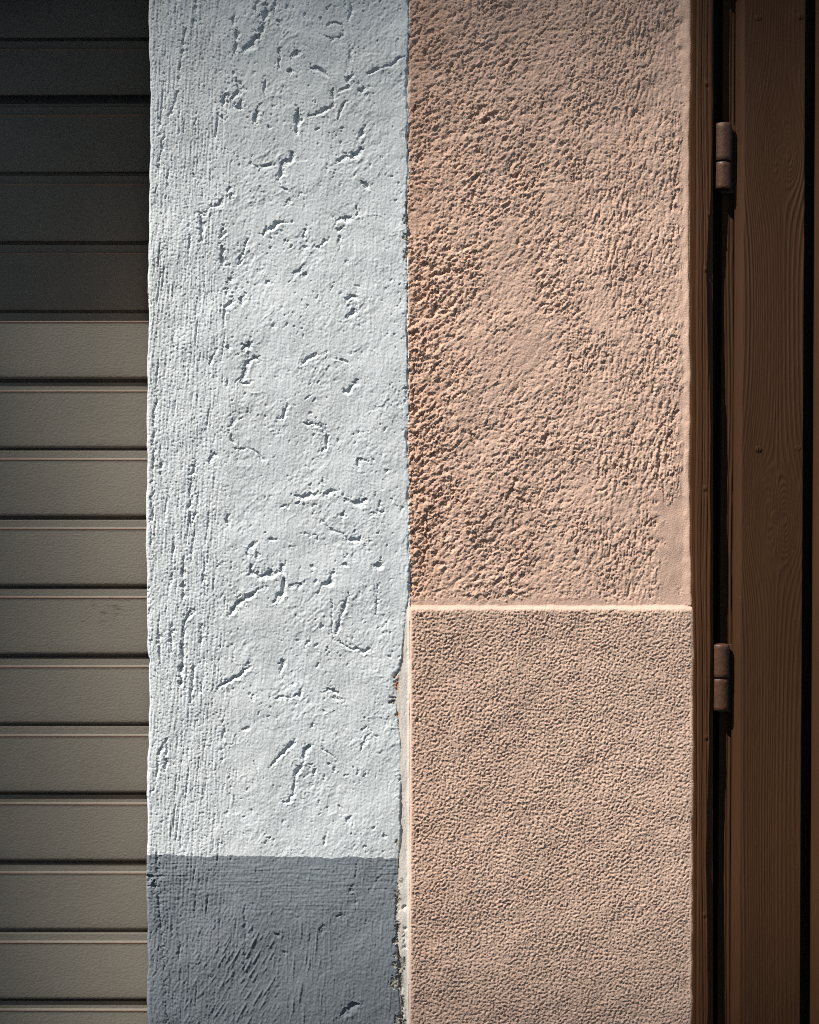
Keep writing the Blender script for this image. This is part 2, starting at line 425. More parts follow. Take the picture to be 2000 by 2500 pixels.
TOP = [
 ([(560,165),(555,240),(545,330)],15,2.6), ([(545,90),(535,150)],12,2.0), ([(690,215),(640,270),(600,300)],24,3.2), ([(720,160),(700,200)],22,2.4),
 ([(685,0),(680,90)],20,2.2), ([(740,20),(735,150)],20,2.2), ([(792,0),(790,110)],14,1.8), ([(810,120),(815,180)],12,1.6), ([(860,20),(880,70)],14,1.8),
 ([(620,60),(612,90)],10,1.2), ([(1095,150),(1140,135),(1195,150)],10,1.6), ([(1205,190),(1180,225),(1130,235),(1090,210)],9,1.3),
 ([(1245,0),(1250,60),(1235,130)],12,1.8), ([(815,250),(822,320),(810,410)],13,1.9), ([(920,310)],22,2.4), ([(905,335)],14,1.6), ([(885,430)],18,2.0),
 ([(1255,290),(1240,360)],17,2.0), ([(1005,405),(1060,415),(1090,440),(1115,465)],18,2.2), ([(1235,460),(1240,500)],22,2.2), ([(1250,520),(1170,550)],10,1.4),
 ([(1140,530),(1145,600),(1130,640),(1070,670),(1000,692)],13,2.5), ([(1320,520),(1315,560)],24,2.6), ([(1270,440),(1240,470)],14,1.6),
 ([(565,480),(575,540),(530,590)],20,2.4), ([(500,560),(470,640)],20,2.3), ([(560,640),(590,650)],20,2.0), ([(470,690),(490,720)],20,2.2), ([(585,600),(575,650)],16,2.0),
 ([(600,510),(620,540)],14,1.6), ([(540,430),(535,450)],18,2.0),
 ([(735,480),(725,560)],13,1.9), ([(685,635),(675,740)],23,2.8), ([(765,690)],14,1.7), ([(755,760)],14,1.6), ([(925,655),(935,720),(920,800)],20,2.7),
 ([(1340,760),(1285,840)],14,2.0), ([(1310,890),(1250,940)],24,2.6), ([(1220,930),(1165,970)],14,1.8), ([(1150,800),(1160,830)],10,1.2),
 ([(895,910),(890,960),(840,975),(815,1090)],18,2.3), ([(710,1000),(780,985)],18,1.9), ([(640,980),(690,1000)],12,1.4), ([(1310,1090),(1355,1130)],18,2.1),
 ([(830,1130),(870,1140)],12,1.5), ([(890,1190),(850,1235)],13,1.8), ([(960,1160),(930,1170)],14,1.6), ([(530,1120),(500,1150)],14,2.0), ([(540,1160),(520,1190)],16,2.0),
 ([(480,1190),(450,1230),(400,1250),(360,1290)],14,2.0), ([(340,1270),(355,1360),(350,1450)],14,2.2), ([(275,1280),(285,1470)],8,1.3), ([(485,1350),(470,1450),(480,1600)],18,2.6),
 ([(900,1330),(820,1340),(760,1370),(715,1410)],14,2.1), ([(1250,1300),(1150,1325)],20,2.3), ([(1285,1240),(1285,1300)],9,1.4), ([(1200,1370),(1160,1385)],14,1.6),
 ([(635,1440),(600,1510),(570,1590)],14,2.3), ([(980,1380),(960,1440)],17,2.0), ([(1110,1440),(1040,1490)],13,1.7), ([(990,1480),(960,1490)],14,1.6), ([(960,1600),(910,1645),(870,1700)],14,2.0),
 ([(525,1670),(510,1690)],17,2.1), ([(515,1730),(500,1760)],17,2.0), ([(535,1800),(520,1830),(490,1850)],20,2.2), ([(615,1760),(580,1820)],18,2.4), ([(555,1740)],14,1.5),
 ([(760,1690),(740,1700)],14,1.7), ([(970,1650)],17,1.8), ([(1290,1720)],14,1.6), ([(1280,1790),(1220,1790)],18,1.9), ([(1280,1860),(1230,1910)],18,2.1), ([(780,1960)],16,1.8),
 ([(640,2060),(600,2100)],17,2.2), ([(1240,1570),(1220,1580)],13,1.5), ([(490,1860),(485,1960)],12,1.6), ([(1300,1960)],10,1.0), ([(510,2090)],16,1.7),
 ([(325,0),(310,80),(300,180)],9,1.3), ([(260,150),(245,240),(215,420)],11,1.6), ([(205,0),(190,90)],8,1.2), ([(125,480),(110,640),(90,820)],10,1.4), ([(215,470),(190,610),(150,740)],9,1.3),
 ([(130,800),(100,930),(85,1100),(55,1170)],10,1.6), ([(320,680),(315,800)],8,1.2), ([(155,1000),(140,1200)],8,1.2), ([(300,1040),(310,1080)],14,1.8), ([(120,1300),(130,1460)],8,1.2), ([(105,1500),(105,1660)],9,1.4),
 ([(1435,940),(1425,970)],12,1.2), ([(1180,1420),(1185,1500)],8,1.1),
]
MIDL = [
 ([(640,90),(590,135)],15,2.1), ([(690,190),(660,185),(625,210),(600,290),(580,330)],18,2.5), ([(580,335),(650,325)],12,1.6), ([(960,210),(985,185),(1040,160),(1100,155)],11,1.7),
 ([(1130,180),(1185,190),(1235,210)],11,1.6), ([(1290,310),(1245,370),(1200,390)],13,1.7), ([(865,445),(850,520),(840,545)],15,2.1),
 ([(975,570),(1030,578),(1080,600),(1105,640),(1100,710),(1070,755)],15,2.6), ([(1025,800)],12,1.4), ([(540,560),(515,600)],18,2.1), ([(520,630),(540,690)],15,1.9),
 ([(560,720),(660,735),(735,800)],9,1.3), ([(435,750),(390,805)],17,2.0), ([(310,800),(295,870),(280,1000),(280,1200)],13,2.4), ([(330,1000),(310,1160)],8,1.2),
 ([(1340,785),(1300,790),(1290,830)],14,1.7), ([(1440,770)],16,1.5), ([(1470,850),(1450,870)],12,1.3), ([(1390,790),(1370,800)],12,1.2), ([(1065,920),(1090,935)],17,1.9), ([(900,1010),(960,1020),(1040,995)],17,2.2),
 ([(890,1060),(830,1080)],15,1.8), ([(1090,1000),(1130,975),(1160,985)],20,2.3), ([(1210,1030),(1270,1050),(1320,1055),(1340,1025)],19,2.4), ([(1445,1105),(1380,1115)],16,2.2),
 ([(1080,1160),(1110,1190),(1160,1225),(1210,1250),(1230,1275),(1370,1280)],13,1.7), ([(1195,1130)],19,1.8), ([(1270,1220)],14,1.4), ([(505,1110),(510,1180)],18,2.3), ([(600,1240)],12,1.2),
 ([(750,1270),(805,1268)],9,1.3), ([(665,1290),(640,1320)],15,1.8), ([(620,1350),(625,1380)],15,1.7), ([(690,1350),(680,1380)],15,1.6), ([(640,1410),(650,1470),(700,1495),(770,1480),(820,1460),(845,1420)],18,2.4),
 ([(970,1240),(1000,1245)],12,1.4), ([(1050,1250),(1050,1275)],13,1.5), ([(885,1310),(880,1335)],11,1.3), ([(1010,1435),(1030,1432)],15,1.6),
 ([(850,1510),(840,1590),(790,1650)],18,2.3), ([(720,1560),(650,1600),(560,1660),(505,1740)],16,2.5), ([(880,1550),(945,1535)],20,2.1), ([(1140,1465),(1115,1530),(1080,1550)],18,2.2),
 ([(1080,1555),(1040,1600)],9,1.2), ([(1210,1420)],15,1.6), ([(1425,1410),(1390,1440)],22,2.1), ([(1235,1600),(1200,1690),(1160,1830)],17,2.2), ([(1135,1640),(1140,1870)],8,1.3),
 ([(1410,1540),(1400,1720)],10,1.5), ([(1000,1880),(980,1890)],14,1.5), ([(1180,1895),(1240,1920),(1330,1945),(1370,1930)],15,2.2), ([(840,1990),(835,2030)],17,1.9), ([(830,1880)],14,1.3),
 ([(645,2030),(580,2090),(520,2120),(460,2150),(438,2175)],15,2.6), ([(245,1350),(240,1550),(245,1640)],13,2.1), ([(300,1690),(250,1760),(240,1900),(225,2150)],16,2.5), ([(170,1760),(170,1970)],14,2.2),
 ([(95,1850),(100,2020)],11,1.6), ([(360,1780),(340,1900)],14,1.9), ([(80,370),(65,600),(60,1000),(55,1400)],8,1.4), ([(180,1300),(170,1540)],9,1.5), ([(365,1420),(370,1610)],11,1.4), ([(450,1430)],14,1.6),
 ([(245,220),(255,320)],7,1.0), ([(185,30),(180,140)],8,1.3), ([(440,120),(400,210)],12,1.6), ([(300,2010),(300,2080)],12,1.5), ([(35,1560),(40,1900)],10,1.6), ([(770,1460)],10,1.0), ([(1300,1600)],9,1.0),
 ([(230,1690)],14,1.5), ([(120,760),(100,900)],7,1.0), ([(150,640)],9,1.0), ([(240,850)],10,1.2),
]
LOWL = [
 ([(220,60),(215,180)],13,2.0), ([(290,80),(280,300)],11,1.7), ([(340,150),(345,230)],9,1.3), ([(475,340),(465,600)],10,1.4), ([(130,490),(130,680)],11,1.7), ([(145,480),(100,560),(70,760)],8,1.2),
 ([(370,430),(365,540)],8,1.1), ([(920,190),(920,230),(870,240),(770,245)],12,1.6), ([(1060,215),(1090,205),(1130,215)],16,2.0), ([(1160,250),(1190,290)],13,1.5), ([(1110,230),(1150,270)],14,1.3),
 ([(890,490),(840,540),(770,610),(740,660)],13,2.0), ([(980,510),(950,550),(935,620),(890,700),(875,800),(860,845),(810,855)],14,2.2), ([(1040,530),(1110,590),(1150,620)],10,1.5),
 ([(1000,680)],16,1.6), ([(1090,640)],14,1.4), ([(1060,710)],12,1.3), ([(980,640)],12,1.3), ([(1120,660)],13,1.3), ([(1340,440),(1290,500),(1275,550)],14,2.0), ([(990,410)],14,1.6), ([(1200,965)],20,2.0), ([(1220,990)],12,1.2),
 ([(1070,1030),(1060,1110)],9,1.2), ([(740,1065)],12,1.3), ([(755,760)],10,1.0), ([(460,610)],11,1.3), ([(810,50),(800,140)],11,1.6), ([(640,580),(680,740)],6,0.8), ([(1030,40),(1010,70)],10,1.2), ([(630,410),(580,440)],10,1.1),
 ([(1060,330)],12,1.0), ([(650,230),(640,260)],10,1.3), ([(710,350)],11,1.1), ([(1080,890)],14,1.3), ([(1140,880),(1170,900)],11,1.2),
 ([(35,1285),(60,1300)],34,4.2), ([(62,1330),(70,1360)],26,2.6), ([(85,1180),(90,1450),(130,1900),(140,2150)],9,1.3), ([(1225,1360),(1205,1368)],20,2.6), ([(1240,1400),(1250,1500)],9,1.1),
 ([(215,1690),(205,1760)],15,2.0), ([(1055,1580),(1040,1620)],14,1.3), ([(1150,2110),(1200,2060),(1250,2030)],22,2.6), ([(160,1560),(175,1640)],7,0.8), ([(780,1635)],14,1.6), ([(830,1740)],12,1.2),
 ([(1130,1525),(1180,1515)],12,1.1), ([(395,1870),(385,1890)],12,1.2), ([(1240,1220),(1245,1300)],9,1.1), ([(1370,1300)],12,1.2), ([(590,1400),(600,1700),(580,1900)],7,0.9), ([(1310,1550)],10,0.9),
]
strokes(W, TOP, 350, 0, 2.464)
strokes(W, MIDL, 350, 800, 2.464)
strokes(W, LOWL, 350, 1600, 2.396)
# hairline cracks in the white coat
for pts in ([(1575,340),(1540,345),(1490,395),(1430,408),(1390,420),(1340,450)], [(1215,600),(1195,650),(1170,720)]):
    stroke(W, [(350 + x / 2.464, y / 2.464) for x, y in pts], 2.2, 2.4, 0.3, 0.15)
stroke(W, [(979, 1612), (978, 1630), (966, 1650), (962, 1655)], 2.2, 2.4, 0.3, 0.1)
# lip of the white coat along the joint
edge_d = flake2 - U
W += 0.25 * np.exp(-(np.clip(edge_d, 0, 99) / 22) ** 2) * (0.7 + 0.3 * N2) * (V < 1480)

# --- pink upper render
P = 0.8 * fn(60) + 0.25 * fn(22)
rt = sst(1330, 1560, U + 40 * fn(60))                  # right: combed upright
lf = 1 - sst(1010, 1180, U + 25 * N2)                  # left: coarse
smoothz = np.exp(-(((U - 1265) / 120) ** 2 + ((V - 850) / 110) ** 2)) * 0.65
coarse = 0.9 + 0.25 * lf * sst(430, 640, V) + 0.15 * fn(50)
def lumps(n): return np.where(n > 0, n * 0.75, -np.abs(n) ** 1.35 * 0.9)
clus = clip(1.05 + 0.28 * fn(26, 34, 40), 0.65, 1.6)
dg, ve = fr(5.0, 8.5, 46), fr(3.6, 10, 8)
tex = (1 - rt) * 0.50 * lumps(dg) + rt * 0.62 * lumps(ve) + 0.07 * fn(1.6)
tex += 0.8 * np.exp(-(fn(15, 26, 42) / 0.07) ** 2) * clip(fn(16), 0, 1.4) * (1 - 0.5 * rt) + rt * 0.7 * np.exp(-(fn(7, 34, 6) / 0.10) ** 2) * clip(fn(16), 0, 1.4)
tex -= 0.9 * np.exp(-(fn(13, 24, 46) / 0.06) ** 2) * clip(fn(15), 0, 1.4)
# crusty grains standing proud, with crisp edges
tex += clus * (1 - 0.45 * rt) * (0.52 * pits(fr(2.8, 3.8, 35), 0.6, 0.4) + 0.50 * pits(fr(1.9, 2.5, 20), 0.8, 0.4))
# torn pits
tex -= clus * (1 - 0.6 * rt) * 1.45 * pits(fr(4.0, 6.5, 45), 1.0, 0.3)
tex -= clus * (0.3 + 0.7 * rt) * 1.25 * pits(fr(3.0, 7.5, 10), 1.1, 0.3)
tex -= clus * 1.0 * pits(fr(2.4, 3.2, 25), 1.15, 0.35)
tex += lf * sst(450, 680, V) * (0.40 * lumps(fr(6, 9, 50)) + 0.55 * pits(fr(4, 5), 0.7, 0.4) - 0.9 * pits(fr(4.5, 7, 55), 1.1, 0.35))
P += tex * coarse * (1 - smoothz)
PK = [  # gouges, from the photograph (x, y), width, depth
 ([(1150,290),(1165,275),(1190,255)],9,2.6), ([(1175,300),(1200,285),(1215,270)],8,2.6), ([(1310,85),(1325,80)],7,2.2), ([(1340,100),(1345,112)],5,1.6), ([(1240,245),(1250,240)],9,2.6),
 ([(1240,415),(1260,390),(1265,375)],6,2.2), ([(1245,440),(1270,420)],6,2.2), ([(1540,290),(1550,270),(1575,285)],6,1.8), ([(1130,612),(1140,595)],7,2.4), ([(1150,615),(1200,618)],5,1.8),
 ([(1260,595),(1275,575)],5,1.8), ([(1030,650),(1040,640)],9,2.6), ([(1050,672),(1100,660),(1140,668)],6,2.0), ([(1020,690),(1030,672)],9,2.4), ([(1010,740),(1040,720)],8,2.4), ([(1060,760),(1070,745)],10,2.6),
 ([(1020,830),(1026,812)],9,2.6), ([(1065,842),(1075,835)],8,2.4), ([(1058,905),(1066,890)],8,2.6), ([(1000,925),(1030,905)],7,2.4), ([(1020,970),(1030,955)],9,2.4), ([(1005,1010),(1025,995)],7,2.2),
 ([(1150,1060),(1165,1075)],7,2.0), ([(1260,1170),(1250,1200),(1232,1225)],7,2.4), ([(1265,1215),(1285,1225)],7,2.2), ([(1335,1060),(1325,1085)],7,2.2), ([(1385,900),(1395,870)],6,2.2), ([(1395,875),(1420,885)],4,1.5),
 ([(1640,1050),(1642,1085)],7,2.8), ([(1655,995),(1650,1020)],7,2.6), ([(1645,1140),(1658,1160)],8,2.6), ([(1635,1060),(1632,1070)],6,2.0), ([(1025,1215),(1035,1200)],9,2.6), ([(1040,1250),(1046,1290),(1042,1330)],5,2.6),
 ([(1005,1335),(1030,1337)],5,2.2), ([(1034,1345),(1036,1390)],5,2.4), ([(1060,1380),(1085,1375)],6,2.0), ([(1005,1420),(1012,1430)],7,2.8), ([(1320,1285),(1335,1290)],7,2.2), ([(1405,1345),(1412,1358)],7,2.2),
 ([(1600,1270),(1595,1290)],6,2.0), ([(1210,1460),(1250,1452),(1290,1448)],5,2.0), ([(1160,1420),(1175,1400)],6,1.8), ([(1650,1440),(1662,1462)],6,1.8), ([(1652,560),(1640,590)],6,2.0), ([(1655,450),(1645,480),(1638,510)],6,2.2),
 ([(1610,560),(1600,590)],5,1.8), ([(1545,575),(1540,610)],6,1.8), ([(1100,170),(1095,180)],8,2.0), ([(1070,130),(1080,145)],6,1.8), ([(1455,185),(1460,195)],8,2.0), ([(1500,345),(1505,360)],7,1.8), ([(1440,300),(1430,315)],6,1.8),
 ([(1012,255),(1010,275)],5,2.4), ([(1050,225),(1040,250)],6,2.0), ([(1025,370),(1020,385)],7,2.0), ([(1560,1030),(1530,1070)],5,1.8), ([(1600,1160),(1612,1178)],7,2.2), ([(1480,1190),(1450,1200)],5,1.6), ([(1360,1200),(1375,1170)],5,1.8),
]
for pts, w, d in PK: stroke(P, pts, w * 0.62, d * 1.15, 0.8, 0.3)
for pts in ([(1000,1052),(1090,1058),(1120,1052),(1160,1062),(1200,1048),(1240,1055),(1290,1070),(1360,1068),(1430,1052),(1460,1068),(1490,1082),(1560,1090),(1640,1098)],
            [(1050,425),(1130,422),(1180,432),(1250,426),(1300,440),(1370,446),(1440,435),(1480,420),(1520,430),(1620,444)]):
    stroke(P, pts, 1.5, 0.8, 0.5, 0.25)
# smoothed patch at the lower right and smooth margins
pat = sst(1585, 1625, U + 12 * N2) * sst(1175, 1225, V + 12 * N2)
marg = sst(1650, 1674, U + 7 * N2)
bot = sst(1448, 1468, V + 5 * N1) * 0.85
lmar = 0.0
flat = 0.25 * fn(22) + 0.07 * fn(5, 12) + 0.04 * fn(1.6, 6) + 0.15 * clip(fn(5) - 1.4, 0, 1.5)
k = clip(np.maximum(np.maximum(pat, marg), bot), 0, 1)
P = P * (1 - k) + k * (flat + 0.1 + 0.5 * fn(60) * 0.5)
P += 1.6 * sst(1668, 1687, U + 2.0 * N2)                # raised bead at the corner
stroke(P, [(1655,1435),(1660,1455)], 4, 1.5)

# --- pink lower roughcast
Lw = 0.5 * fn(60) + 0.25 * fn(20)
rc = 0.42 * lumps(fr(2.0, 2.8, 54)) + 0.70 * pits(fr(1.6, 2.1, 52), 0.25, 0.45) + 0.45 * pits(fr(1.6, 2.2, 45), 0.7, 0.4) - 0.9 * pits(fr(2.1, 2.9, 48), 1.05, 0.35) + 0.08 * fn(1.3)
rc += 0.35 * clip(fr(4, 6, 50) - 1.3, 0, 1.2)
Lw += rc * 1.02 * (1 + 0.05 * fn(30)) * (1 - 0.15 * sst(1500, 1680, U))
for x, y in ((1013,1632),(1016,1755),(1025,1680),(1006,2327),(1030,1500),(1100,1520),(1018,2030),(1240,2205),(1600,2210)):
    stroke(Lw, [(x, y), (x + 3, y + 4)], 4.5, 2.6, 0.6, 0.2)
lo_in = clip((V - lowedge) / 16.0, 0, 1)                # smooth sloping ledge, then roughcast
LEDGE = 4.5
ledge_h = LEDGE * sst(-3, 15, V - lowedge + 1 + 0.4 * N2)
fade = sst(6, 15, V - lowedge) * sst(2, 9, U - seam2) * (1 - 0.8 * sst(1682, 1688, U))
Lh = ledge_h + Lw * fade
side = sst(-1, 6, U - seam2)
Lh = -1.0 + (Lh + 1.0) * (0.25 + 0.75 * side)

# --- cream strip beside the roughcast
Sx = -0.35 + 0.25 * fn(20) + 0.10 * fn(3, 14) + 0.06 * fn(1.5) - 0.5 * clip(fn(3, 6) - 1.6, 0, 1.2)
Sx = Sx + 1.9 * sst(-6, 0.5, U - seam2)
for pts, w in (([(989,2275),(988,2300),(987,2318)],2.2), ([(991,2215),(984,2218)],4), ([(989,2262),(987,2272)],3)):
    stroke(Sx, pts, w, 1.6, 0.5, 0.1)

H = np.where(is_white, W + 0.9, 0)
H = np.where(is_up, P, H); H = np.where(is_low, Lh, H); H = np.where(is_strip, Sx, H)
# open joint between the white and the pink coats, and bare mortar chips
jw = (1.9 + 1.3 * row1(4, 21) + 1.2 * row1(16, 22))[:, None]
jd = np.abs(U - seam2 + 1.5)
joint = np.clip(1.25 - jd / np.clip(jw, 0.8, 5), 0, 1) * (V < 1462)
H = H - 3.4 * np.minimum(1, joint * 1.5) * clip(0.8 + 0.4 * row1(9, 23), 0.1, 1.3)[:, None]
chip = np.zeros(sh); chip_ids = []
CH = [(971,2190,7,17,2.0),(971,2264,6,15,1.8),(964,2297,7,9,4.5),(969,2330,7,9,2.2),(981,2353,10,17,2.6),(964,2355,6,7,2.0),(964,2398,11,16,2.6),(978,2395,7,16,2.6),
      (983,2450,4,20,2.2),(972,2488,10,12,2.8),(986,2500,6,9,3.0),(968,1668,6,15,1.2),(957,1714,9,5,2.6),(960,1702,8,3,2.6),(970,1745,5,6,1.2),(970,2056,5,5,1.6),(968,2225,3,10,1.5),(980,2150,4,6,1.2),
      (978,2555,9,18,2.5),(990,540,7,12,2.0),(988,580,6,9,2.0),(990,620,5,14,2.2),(992,500,5,8,1.8),(994,700,4,7,1.6),(996,330,4,7,2.0)]
for cx, cy, rx, ry, dp in CH:
    q = ((U - cx) / rx) ** 2 + ((V - cy) / ry) ** 2 + 0.45 * N1 + 0.25 * N3
    c = (q < 1.0) & (U < seam2)
    H = np.where(c, H - 0.6 * dp + 0.22 * N3, H)
    chip = np.where(c & (chip == 0), len(chip_ids) + 1, chip); chip_ids.append(1)
# crack running between the flakes at the lower end
stroke(H, [(972,2160),(970,2200),(971,2240),(966,2290),(972,2330),(968,2360),(978,2400),(982,2440),(984,2500),(982,2560)], 1.6, 1.6, 0.6, 0)
# rounded arrises at both ends of the wall
lx_in = U - U0
H -= 3.0 * np.clip(1 - lx_in / 7.0, 0, 1) ** 2
H -= 1.2 * np.clip(1 - (U1 - U) / 4.0, 0, 1)

# wander of the two vertical arrises
el = 1.3 * row1(5, 31) * 0.6 + 1.2 * row1(22, 32) + np.interp(V[:, 0], [0, 300, 700, 1000, 1500, 1570, 1610, 2080, 2500], [3, 5, 2, 0, -1, 1, 5, -2, 1])
stp = np.exp(-((V[:, 0] - 1612) / 9) ** 2) * 3
el = el + stp
er = np.interp(V[:, 0], [-120, 0, 430, 640, 900, 1200, 1470, 1484, 1500, 1800, 2200, 2500], [-4, -4, -9, -8, -6, -7, -4, -2, 0, 0, -2, -4]) + 0.7 * row1(6, 41) + 0.9 * row1(24, 42) * (V[:, 0] < 1480)
UU = U + el[:, None] * np.clip(1 - (U - U0) / 40, 0, 1) + er[:, None] * np.clip(1 - (U1 - U) / 40, 0, 1)
XW, ZW, YW = PX(UU), PZ(V), -H * 0.001
# carry the wall on above and below the photograph
def carry(A, top, bottom): return np.vstack([top[None, :], A, bottom[None, :]])
XW = carry(XW, XW[0], XW[-1]); YW = carry(YW, YW[0], YW[-1])
ZW = carry(ZW, np.full(sh[1], 3.2), np.full(sh[1], 0.0))
def fm(mask):
    m = np.vstack([mask[:1], mask, mask[-1:]])
    return m[:-1, :-1]
chipm = chip > 0
white_wall = empty('plaster_wall', (-0.19, 0, 0))
tag(white_wall, 'white plaster wall with grey painted base, between the roller shutter and the pink wall', 'wall', kind='thing')
pink_wall = empty('plaster_wall', (0.2, 0, 0))
tag(pink_wall, 'pink plaster wall with granular lower half, between the white wall and the brown door', 'wall', kind='thing')
link('white_coat', grid_mesh('white_coat', XW, YW, ZW, fm(is_white & ~is_grey & ~chipm)), M['white'], white_wall)['label'] = 'white painted trowelled plaster full of dents and scratches'
link('grey_coat', grid_mesh('grey_coat', XW, YW, ZW, fm(is_grey & ~chipm)), M['grey'], white_wall)['label'] = 'blue grey painted base of the white wall'
for ci in range(1, len(chip_ids) + 1):
    cm = fm(chip == ci); cm[0] = False; cm[-1] = False
    if cm.sum() > 6: link('mortar_chip', grid_mesh('mortar_chip', XW, YW, ZW, cm), M['rust' if ci in (12, 15) else 'mortar'], white_wall)
link('upper_render', grid_mesh('upper_render', XW, YW, ZW, fm(is_up & ~chipm)), M['pink'], pink_wall)['label'] = 'knobbly pink render above the ledge'
lowsmooth = is_low & ((V - lowedge < 8) | (U - seam2 < 3))
link('lower_render', grid_mesh('lower_render', XW, YW, ZW, fm(is_low & ~lowsmooth & ~chipm)), M['pinkrough'], pink_wall)['label'] = 'even granular pink render below the ledge'
link('ledge', grid_mesh('ledge', XW, YW, ZW, fm(lowsmooth & ~chipm)), M['ledge'], pink_wall)['label'] = 'smooth pale pink ledge and edge of the lower render'
link('edge_strip', grid_mesh('edge_strip', XW, YW, ZW, fm(is_strip & ~chipm)), M['cream'], pink_wall)['label'] = 'narrow cream painted strip beside the granular render'
# returns of the two arrises, and the masonry beyond the photograph
SHD = 0.12                                        # depth of the shutter behind the wall face
def ret(name, col, y1, m, parent, flip):
    x = XW[:, col]; y = YW[:, col]; z = ZW[:, col]
    n = 10
    t = np.linspace(0, 1, n)[None, :]
    X = x[:, None] + 0 * t; Z = z[:, None] + 0 * t; Y = y[:, None] + (y1 - y[:, None]) * t
    step = slice(None, None, 1)
    X, Y, Z = X[step], Y[step], Z[step]
    if flip: X, Y, Z = X[:, ::-1], Y[:, ::-1], Z[:, ::-1]
    return link(name, grid_mesh(name, X, Y, Z), m, parent)
ret('reveal', 0, SHD + 0.06, M['reveal'], white_wall, True)
ret('reveal', -1, 0.06, M['ledge'], pink_wall, False)
XL = PX(U0)
LINT = 2.30
link('lintel', box_mesh('lintel', -2.4, XL - 0.001, 0.0, 0.5, LINT, 3.2), M['white'], white_wall)
link('pier', box_mesh('pier', -3.6, -2.4, 0.0, 0.5, 0.0, 3.2), M['white'], white_wall)

# ------------------------------------------------------------------ roller shutter
shutter = empty('roller_shutter', (-1.35, SHD, 0))
tag(shutter, 'taupe metal roller shutter of horizontal slats, lowered left of the white wall', 'shutter')
q = S * (CAM_D + SHD) / CAM_D
def slat_mesh(name, face_px):
    # profile downwards from the top of the lip: (z px, depth mm), material 1 = worn edge
    pr = [(10, 11.0), (4, 10.5), (0.5, 7.0), (0, 4.6), (-1.0, 4.2), (-18.0, 4.0), (-19.0, 3.2), (-20.5, -0.3), (-22.5, -0.45), (-24.0, 0.15), (-30, 0.0)]
    n0 = len(pr)
    nface = 6
    for i in range(1, nface + 1): pr.append((-30 - (face_px - 18) * i / nface, 0.0 - 0.5 * math.sin(math.pi * i / nface)))
    fb = pr[-1][0]
    pr += [(fb - 4, 0.35), (fb - 7, 1.4), (fb - 8.5, 3.5), (fb - 7, 9.0), (fb - 2, 10.5)]
    xs = np.linspace(-2.42, XL + 0.004, 40)
    pz = np.array([p[0] for p in pr]) * q; py = np.array([p[1] for p in pr]) * 0.001
    X = np.tile(xs, (len(pr), 1)); Z = np.tile(pz[:, None], (1, len(xs))); Y = np.tile(py[:, None], (1, len(xs)))
    Y = Y + 0.0006 * np.sin(xs * 7.3)[None, :] + 0.0003 * np.sin(xs * 19 + 1)[None, :]
    me = grid_mesh(name, X, Y, Z, smooth=False)
    me.materials.append(M['slat']); me.materials.append(M['slatedge'])
    rows = np.repeat(np.arange(len(pr) - 1), len(xs) - 1)
    me.polygons.foreach_set('material_index', np.isin(rows, [7, 8]).astype(np.int32))
    sm = np.isin(rows, list(range(9, 9 + nface + 5)))
    me.polygons.foreach_set('use_smooth', sm)
    return me
slat_me = slat_mesh('slat', 140); short_me = slat_mesh('slat_short', 112)
tops = [428.5 + 168.15 * k for k in range(0, 24)]          # tops of the lips
upper = [(98, short_me)] + [(98 - 168.15 * k, slat_me) for k in range(1, 6)]
rng = np.random.default_rng(77)
slats = [(257.5, slat_me)] + [(t, slat_me) for t in tops] + upper
slats.sort(key=lambda s: -s[0])
for py, me in slats:
    z = ZC + (1250 - py) * q
    if z < 0.05: continue
    o = bpy.data.objects.new('slat', me); C.objects.link(o); o.parent = shutter
    o.location = (1.35 , 0.0011 * rng.standard_normal(), z)
    o.rotation_euler = (0, math.radians(0.05 * rng.standard_normal()), 0)
HOODZ = PZ(790, SHD) + (SHD + 0.105) * SUN.z / -SUN.y
link('hood', box_mesh('hood', -2.3, XL - 0.165, -0.105, SHD - 0.03, HOODZ, HOODZ + 0.22, 0.006), M['rail'], shutter)['label'] = 'box that the slats roll into'
link('inner_sheet', box_mesh('inner_sheet', -2.42, XL - 0.002, SHD + 0.03, SHD + 0.04, 0.0, 3.0), M['rail'], shutter)
link('guide_rail', box_mesh('guide_rail', XL - 0.012, XL - 0.001, SHD - 0.018, SHD - 0.004, 0.0, LINT), M['rail'], shutter)

# ------------------------------------------------------------------ door frame
frame = empty('door_frame', (PX(1715), 0.02, 0))
tag(frame, 'brown painted wooden door frame post with deep weathered grain, beside the pink wall', 'door frame', kind='thing')
JY = -0.0060
def hnoise1(n, l, seed):
    r = np.random.default_rng(seed); k = r.standard_normal(n + 8 * int(l) + 60); g = np.exp(-0.5 * (np.arange(-4 * int(l) - 2, 4 * int(l) + 3) / l) ** 2)
    s = np.convolve(k, g, 'same')[4 * int(l) + 20:][:n]; return (s - s.mean()) / s.std()
def with_ends(A, const=None):
    if const is None: return np.vstack([A[:1], A, A[-1:]])
    return np.vstack([np.full((1, A.shape[1]), const[0]), A, np.full((1, A.shape[1]), const[1])])
ju = np.arange(1684, 1746, 1.0); jv = np.arange(-120, 2621, 4.0)
JU, JV = np.meshgrid(ju, jv)
js = JU.shape
wob = 1.5 * fnoise(js, 30, 90, 0, 101)
gphase = JU + wob + 2.0 * np.sin(JV / 900.0 + 0.4)
r1 = np.interp(gphase, np.linspace(1670, 1760, 91), hnoise1(91, 1.6, 102))
r2 = np.interp(gphase, np.linspace(1670, 1760, 181), hnoise1(181, 1.5, 103))
